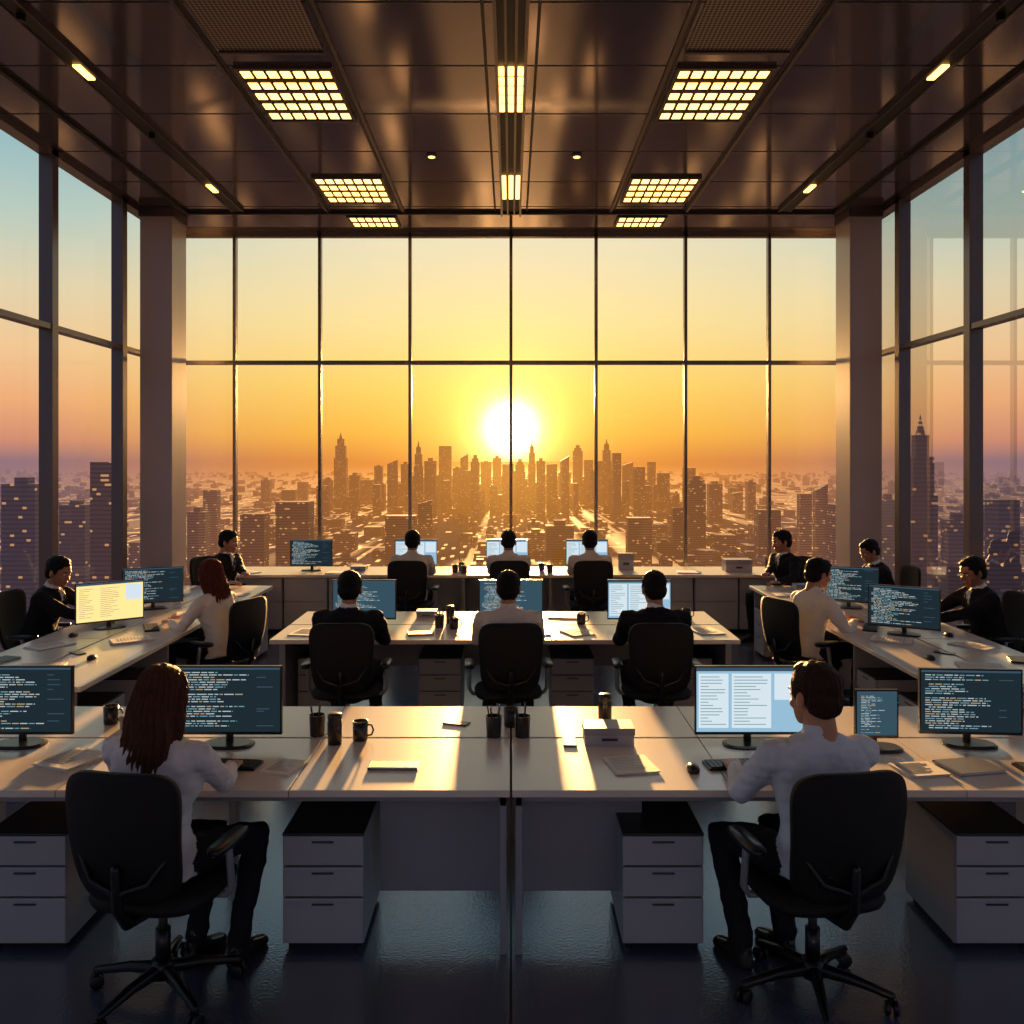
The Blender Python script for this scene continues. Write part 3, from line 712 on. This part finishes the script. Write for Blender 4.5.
# ------------------------------------------------------------------ CITY
SUN_EL=math.radians(2.0)
S=Vector((0,math.cos(SUN_EL),math.sin(SUN_EL)))
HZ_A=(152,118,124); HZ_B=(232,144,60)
def hazed_city_mat(kind):
    m,nt,out=new_mat('city_'+kind); N=nt.nodes; L=nt.links
    geo=N.new('ShaderNodeNewGeometry')
    def mth(op,a,bv=None,clamp=False):
        n=N.new('ShaderNodeMath'); n.operation=op; n.use_clamp=clamp
        for i,v in enumerate((a,bv)):
            if v is None: continue
            if isinstance(v,(int,float)): n.inputs[i].default_value=v
            else: L.new(v,n.inputs[i])
        return n.outputs[0]
    sep=N.new('ShaderNodeSeparateXYZ'); L.new(geo.outputs['Position'],sep.inputs[0])
    X,Y,Z=sep.outputs
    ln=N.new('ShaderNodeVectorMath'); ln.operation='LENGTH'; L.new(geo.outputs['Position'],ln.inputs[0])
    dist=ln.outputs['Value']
    fac=mth('SUBTRACT',1,mth('EXPONENT',mth('MULTIPLY',dist,-1/5000.)))  # aerial haze painted into the material as emission, stronger with distance
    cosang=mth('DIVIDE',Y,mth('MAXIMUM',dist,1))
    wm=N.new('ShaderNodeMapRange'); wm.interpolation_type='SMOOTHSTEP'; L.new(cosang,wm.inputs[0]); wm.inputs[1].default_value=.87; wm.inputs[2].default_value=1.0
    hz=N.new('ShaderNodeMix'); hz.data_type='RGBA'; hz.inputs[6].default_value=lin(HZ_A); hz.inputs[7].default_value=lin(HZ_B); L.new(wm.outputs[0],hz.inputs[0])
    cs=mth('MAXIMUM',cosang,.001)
    glow=mth('ADD',mth('MULTIPLY',mth('POWER',cs,60),.2),mth('MULTIPLY',mth('POWER',cs,500),.8))  # glow around the sun, painted into the haze colour
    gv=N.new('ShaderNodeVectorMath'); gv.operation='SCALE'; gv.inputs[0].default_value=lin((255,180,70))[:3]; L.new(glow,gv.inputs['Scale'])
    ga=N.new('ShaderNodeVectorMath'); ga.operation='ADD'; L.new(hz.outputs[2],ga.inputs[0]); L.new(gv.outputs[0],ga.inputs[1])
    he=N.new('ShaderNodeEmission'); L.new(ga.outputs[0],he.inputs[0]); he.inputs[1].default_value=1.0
    p=N.new('ShaderNodeBsdfPrincipled'); p.inputs['Roughness'].default_value=.75; p.inputs['Specular IOR Level'].default_value=.1
    wn=N.new('ShaderNodeTexWhiteNoise'); wn.noise_dimensions='3D'
    cmb=N.new('ShaderNodeCombineXYZ')
    lightcol=N.new('ShaderNodeEmission'); lightcol.inputs[0].default_value=lin((255,186,112))
    if kind=='building':
        u=mth('ADD',X,Y)
        L.new(mth('FLOOR',mth('DIVIDE',u,3.2)),cmb.inputs[0]); L.new(mth('FLOOR',mth('DIVIDE',Z,3.6)),cmb.inputs[1]); L.new(mth('FLOOR',mth('DIVIDE',X,37)),cmb.inputs[2])
        L.new(cmb.outputs[0],wn.inputs['Vector'])
        on=mth('GREATER_THAN',wn.outputs['Value'],.93)
        fr=mth('LESS_THAN',mth('FRACT',mth('DIVIDE',Z,3.6)),.5)
        ns=N.new('ShaderNodeSeparateXYZ'); L.new(geo.outputs['Normal'],ns.inputs[0])
        side_=mth('LESS_THAN',mth('ABSOLUTE',ns.outputs[2]),.5)
        st=mth('MULTIPLY',mth('MULTIPLY',on,fr),side_)
        L.new(mth('MULTIPLY',st,.55),lightcol.inputs[1])
        band=N.new('ShaderNodeMix'); band.data_type='RGBA'; band.inputs[6].default_value=lin((34,42,64)); band.inputs[7].default_value=lin((72,80,106)); L.new(fr,band.inputs[0]); L.new(band.outputs[2],p.inputs['Base Color'])
    else:
        nz=N.new('ShaderNodeTexNoise'); nz.inputs['Scale'].default_value=.004; nz.inputs['Detail'].default_value=6; L.new(geo.outputs['Position'],nz.inputs['Vector'])
        r=N.new('ShaderNodeValToRGB'); r.color_ramp.elements[0].position=.35; r.color_ramp.elements[0].color=lin((26,30,48)); r.color_ramp.elements[1].position=.7; r.color_ramp.elements[1].color=lin((66,62,78)); L.new(nz.outputs['Fac'],r.inputs[0]); L.new(r.outputs[0],p.inputs['Base Color'])
        L.new(mth('FLOOR',mth('DIVIDE',X,6)),cmb.inputs[0]); L.new(mth('FLOOR',mth('DIVIDE',Y,32)),cmb.inputs[1]); L.new(cmb.outputs[0],wn.inputs['Vector'])
        dots=mth('GREATER_THAN',wn.outputs['Value'],.94)
        sty=mth('LESS_THAN',mth('FRACT',mth('DIVIDE',Y,312)),.08); stx=mth('LESS_THAN',mth('FRACT',mth('DIVIDE',X,240)),.035)
        st=mth('MULTIPLY',mth('MAXIMUM',stx,sty),mth('GREATER_THAN',nz.outputs['Fac'],.5))
        st=mth('MAXIMUM',mth('MULTIPLY',st,1.0),mth('MULTIPLY',dots,2.2))
        L.new(st,lightcol.inputs[1])
    add=N.new('ShaderNodeAddShader'); L.new(p.outputs[0],add.inputs[0]); L.new(lightcol.outputs[0],add.inputs[1])
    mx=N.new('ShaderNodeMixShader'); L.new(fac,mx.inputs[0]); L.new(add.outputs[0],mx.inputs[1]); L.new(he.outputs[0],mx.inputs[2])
    L.new(mx.outputs[0],out.inputs[0]); return m
M['cbuild']=hazed_city_mat('building'); M['cground']=hazed_city_mat('ground')
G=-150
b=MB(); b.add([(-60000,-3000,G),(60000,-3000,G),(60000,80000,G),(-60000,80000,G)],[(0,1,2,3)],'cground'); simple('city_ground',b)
rc=random.Random(21)
b=MB()
def bld(x,y,w,d,top,kind=0,base=G):
    if kind==0:
        b.box(x-w/2,x+w/2,y,y+d,base,top,'cbuild')
        if rc.random()<.4: b.box(x-w*.2,x+w*.2,y+d*.2,y+d*.7,top,top+rc.uniform(3,8),'cbuild')
    elif kind==1:
        h=top-base
        b.box(x-w/2,x+w/2,y,y+d,base,base+h*.66,'cbuild'); b.box(x-w*.4,x+w*.4,y+d*.1,y+d*.9,base+h*.66,base+h*.82,'cbuild')
        b.box(x-w*.26,x+w*.26,y+d*.25,y+d*.75,base+h*.82,base+h*.91,'cbuild'); 
        b.add([(x-w*.14,y+d*.35,base+h*.91),(x+w*.14,y+d*.35,base+h*.91),(x+w*.14,y+d*.65,base+h*.91),(x-w*.14,y+d*.65,base+h*.91),(x,y+d/2,top)],[(0,1,4),(1,2,4),(2,3,4),(3,0,4)],'cbuild')
    elif kind==2:
        x0,x1=x-w/2,x+w/2; t2=top-(top-base)*.08
        b.add([(x0,y,base),(x1,y,base),(x1,y+d,base),(x0,y+d,base),(x0,y,t2),(x1,y,top),(x1,y+d,top),(x0,y+d,t2)],[(4,5,6,7),(0,1,5,4),(1,2,6,5),(2,3,7,6),(3,0,4,7)],'cbuild')
    elif kind==3:
        h=top-base
        b.box(x-w/2,x+w/2,y,y+d,base,base+h*.9,'cbuild'); b.box(x-w*.36,x+w*.36,y+d*.15,y+d*.85,base+h*.9,base+h*.95,'cbuild'); b.box(x-w*.2,x+w*.2,y+d*.3,y+d*.7,base+h*.95,top,'cbuild')
sk=[(322,486,12,0),(340,432,13,1),(354,475,10,0),(366,480,14,0),(378,466,8,0),(392,460,10,2),(405,464,9,0),(418,440,9,1),(430,461,12,0),(445,446,13,0),(457,468,9,0),(464,454,8,2),(475,455,9,3),(486,462,11,0),(497,458,9,0),(508,464,12,0),(520,459,10,3),(532,440,8,1),(541,461,9,0),(552,464,11,0),(565,456,9,2),(578,445,10,3),(589,460,9,0),(600,461,8,0),(607,438,10,1),(617,453,9,0),(628,462,11,2),(640,467,11,0),(652,462,8,0),(664,473,12,0),(690,468,12,0),(700,476,10,3),(716,484,14,0),(302,482,10,0),(288,490,14,0),(265,480,9,0),(735,488,10,0),(752,482,8,0)]
for (px,py,wp,k) in sk:
    D=rc.uniform(2100,3300); sc=D/900
    bld((px-511)*sc,D,wp*sc*.95,30,2.2+(460-py)*sc,k)
for i in range(190):
    px=511+rc.gauss(0,90); D=rc.uniform(2400,4600); sc=D/900; py=rc.uniform(466,496)+abs(px-511)*.06
    bld((px-511)*sc,D,rc.uniform(4,10)*sc,35,2.2+(460-py)*sc,rc.choice((0,0,0,2,3)))
for (px,py,wp,D,k) in ((292,502,33,1150,0),(252,514,24,1150,0),(101,462,22,700,0),(72,505,26,800,0),(18,484,34,700,0),(925,413,26,700,1),(697,476,18,1500,3),(806,494,12,1300,0),(822,484,12,1300,2),(845,505,24,1200,0),(210,490,14,1400,0),(196,512,18,1200,0),(770,510,22,1300,0),(640,518,24,1300,0),(560,526,28,1300,0),(400,516,30,1300,0),(1000,500,40,700,0),(960,520,22,800,0),(150,500,20,1000,0),(890,500,16,1000,0),(425,500,14,1500,2),(680,508,14,1400,0)):
    sc=D/900; bld((px-511)*sc,D,wp*sc,wp*sc*.8,2.2+(460-py)*sc,k)
n=0
while n<2600:
    D=500+9500*rc.random()**1.2; ax=rc.uniform(-1.15,1.15); X=ax*D
    h=rc.choice((7,8,10,12,15,20,28))*rc.uniform(.7,1.4)
    if rc.random()<.06: h*=2.3
    wd=rc.uniform(14,46); 
    X=round(X/40)*40; Dg=round(D/52)*52
    bld(X,Dg,min(wd,36),min(wd*rc.uniform(.7,1.3),44),G+h,0); n+=1
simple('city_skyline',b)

# ------------------------------------------------------------------ SKY
wd=bpy.data.worlds.new('sunset_sky'); scene.world=wd; wd.use_nodes=True
nt=wd.node_tree; nt.nodes.clear(); N=nt.nodes; L=nt.links
out=N.new('ShaderNodeOutputWorld'); bg=N.new('ShaderNodeBackground'); L.new(bg.outputs[0],out.inputs[0])
tc=N.new('ShaderNodeTexCoord'); nm=N.new('ShaderNodeVectorMath'); nm.operation='NORMALIZE'; L.new(tc.outputs['Generated'],nm.inputs[0])
sp=N.new('ShaderNodeSeparateXYZ'); L.new(nm.outputs[0],sp.inputs[0])
def mth(op,a,bv=None,clamp=False):
    n=N.new('ShaderNodeMath'); n.operation=op; n.use_clamp=clamp
    for i,v in enumerate((a,bv)):
        if v is None: continue
        if isinstance(v,(int,float)): n.inputs[i].default_value=v
        else: L.new(v,n.inputs[i])
    return n.outputs[0]
zz=mth('MULTIPLY',sp.outputs[2],2.0,True)
def ramp(stops):
    r=N.new('ShaderNodeValToRGB'); cr=r.color_ramp
    while len(cr.elements)<len(stops): cr.elements.new(.5)
    for e,(p,c) in zip(cr.elements,stops): e.position=p*2; e.color=lin(c)
    L.new(zz,r.inputs[0]); return r.outputs[0]
A=ramp([(0,HZ_A),(.02,(214,144,116)),(.06,(244,176,124)),(.11,(246,202,150)),(.17,(230,214,176)),(.24,(190,209,196)),(.32,(146,188,198)),(.5,(120,150,175))])
Bc=ramp([(0,HZ_B),(.03,(252,184,70)),(.08,(255,212,104)),(.15,(254,228,156)),(.24,(244,230,192)),(.34,(206,214,202)),(.5,(130,160,178))])
dt=N.new('ShaderNodeVectorMath'); dt.operation='DOT_PRODUCT'; L.new(nm.outputs[0],dt.inputs[0]); dt.inputs[1].default_value=S
g=mth('MAXIMUM',dt.outputs['Value'],0.0001)
mr=N.new('ShaderNodeMapRange'); mr.interpolation_type='SMOOTHSTEP'; L.new(g,mr.inputs[0]); mr.inputs[1].default_value=.87; mr.inputs[2].default_value=1.0
mx=N.new('ShaderNodeMix'); mx.data_type='RGBA'; L.new(mr.outputs[0],mx.inputs[0]); L.new(A,mx.inputs[6]); L.new(Bc,mx.inputs[7])
mb_=N.new('ShaderNodeMapRange'); mb_.interpolation_type='SMOOTHSTEP'; L.new(dt.outputs['Value'],mb_.inputs[0]); mb_.inputs[1].default_value=.7; mb_.inputs[2].default_value=-.2
mx2=N.new('ShaderNodeMix'); mx2.data_type='RGBA'; L.new(mb_.outputs[0],mx2.inputs[0]); L.new(mx.outputs[2],mx2.inputs[6]); mx2.inputs[7].default_value=(.19,.225,.32,1)
cur=mx2.outputs[2]
for (pw,st,c) in ((60,.2,(255,184,74)),(220,.35,(255,220,110)),(700,.8,(255,222,110)),(2000,2.6,(255,226,140)),(6000,14,(255,232,170))):
    f=mth('MULTIPLY',mth('POWER',g,pw),st)
    v=N.new('ShaderNodeVectorMath'); v.operation='SCALE'; v.inputs[0].default_value=lin(c)[:3]; L.new(f,v.inputs['Scale'])
    ad=N.new('ShaderNodeVectorMath'); ad.operation='ADD'; L.new(cur,ad.inputs[0]); L.new(v.outputs[0],ad.inputs[1]); cur=ad.outputs[0]
L.new(cur,bg.inputs[0]); bg.inputs[1].default_value=1.0

LEL=math.radians(4.6)
Sl=Vector((0,math.cos(LEL),math.sin(LEL)))
sd=bpy.data.lights.new('sun','SUN'); sd.energy=30.0; sd.angle=math.radians(1.8); sd.color=(1.0,.52,.17)
so=bpy.data.objects.new('sun',sd); COL.objects.link(so); so.rotation_euler=(-Sl).to_track_quat('-Z','Y').to_euler()

# ------------------------------------------------------------------ CAMERA
cd=bpy.data.cameras.new('camera'); co=bpy.data.objects.new('camera',cd); COL.objects.link(co)
co.location=(0,0,2.2); co.rotation_euler=(math.radians(90),0,0)
cd.sensor_width=36; cd.lens=36*900/1024; cd.shift_y=-52/1024; cd.shift_x=.001
cd.clip_end=120000; cd.clip_start=.05
scene.camera=co
scene.view_settings.view_transform='Standard'
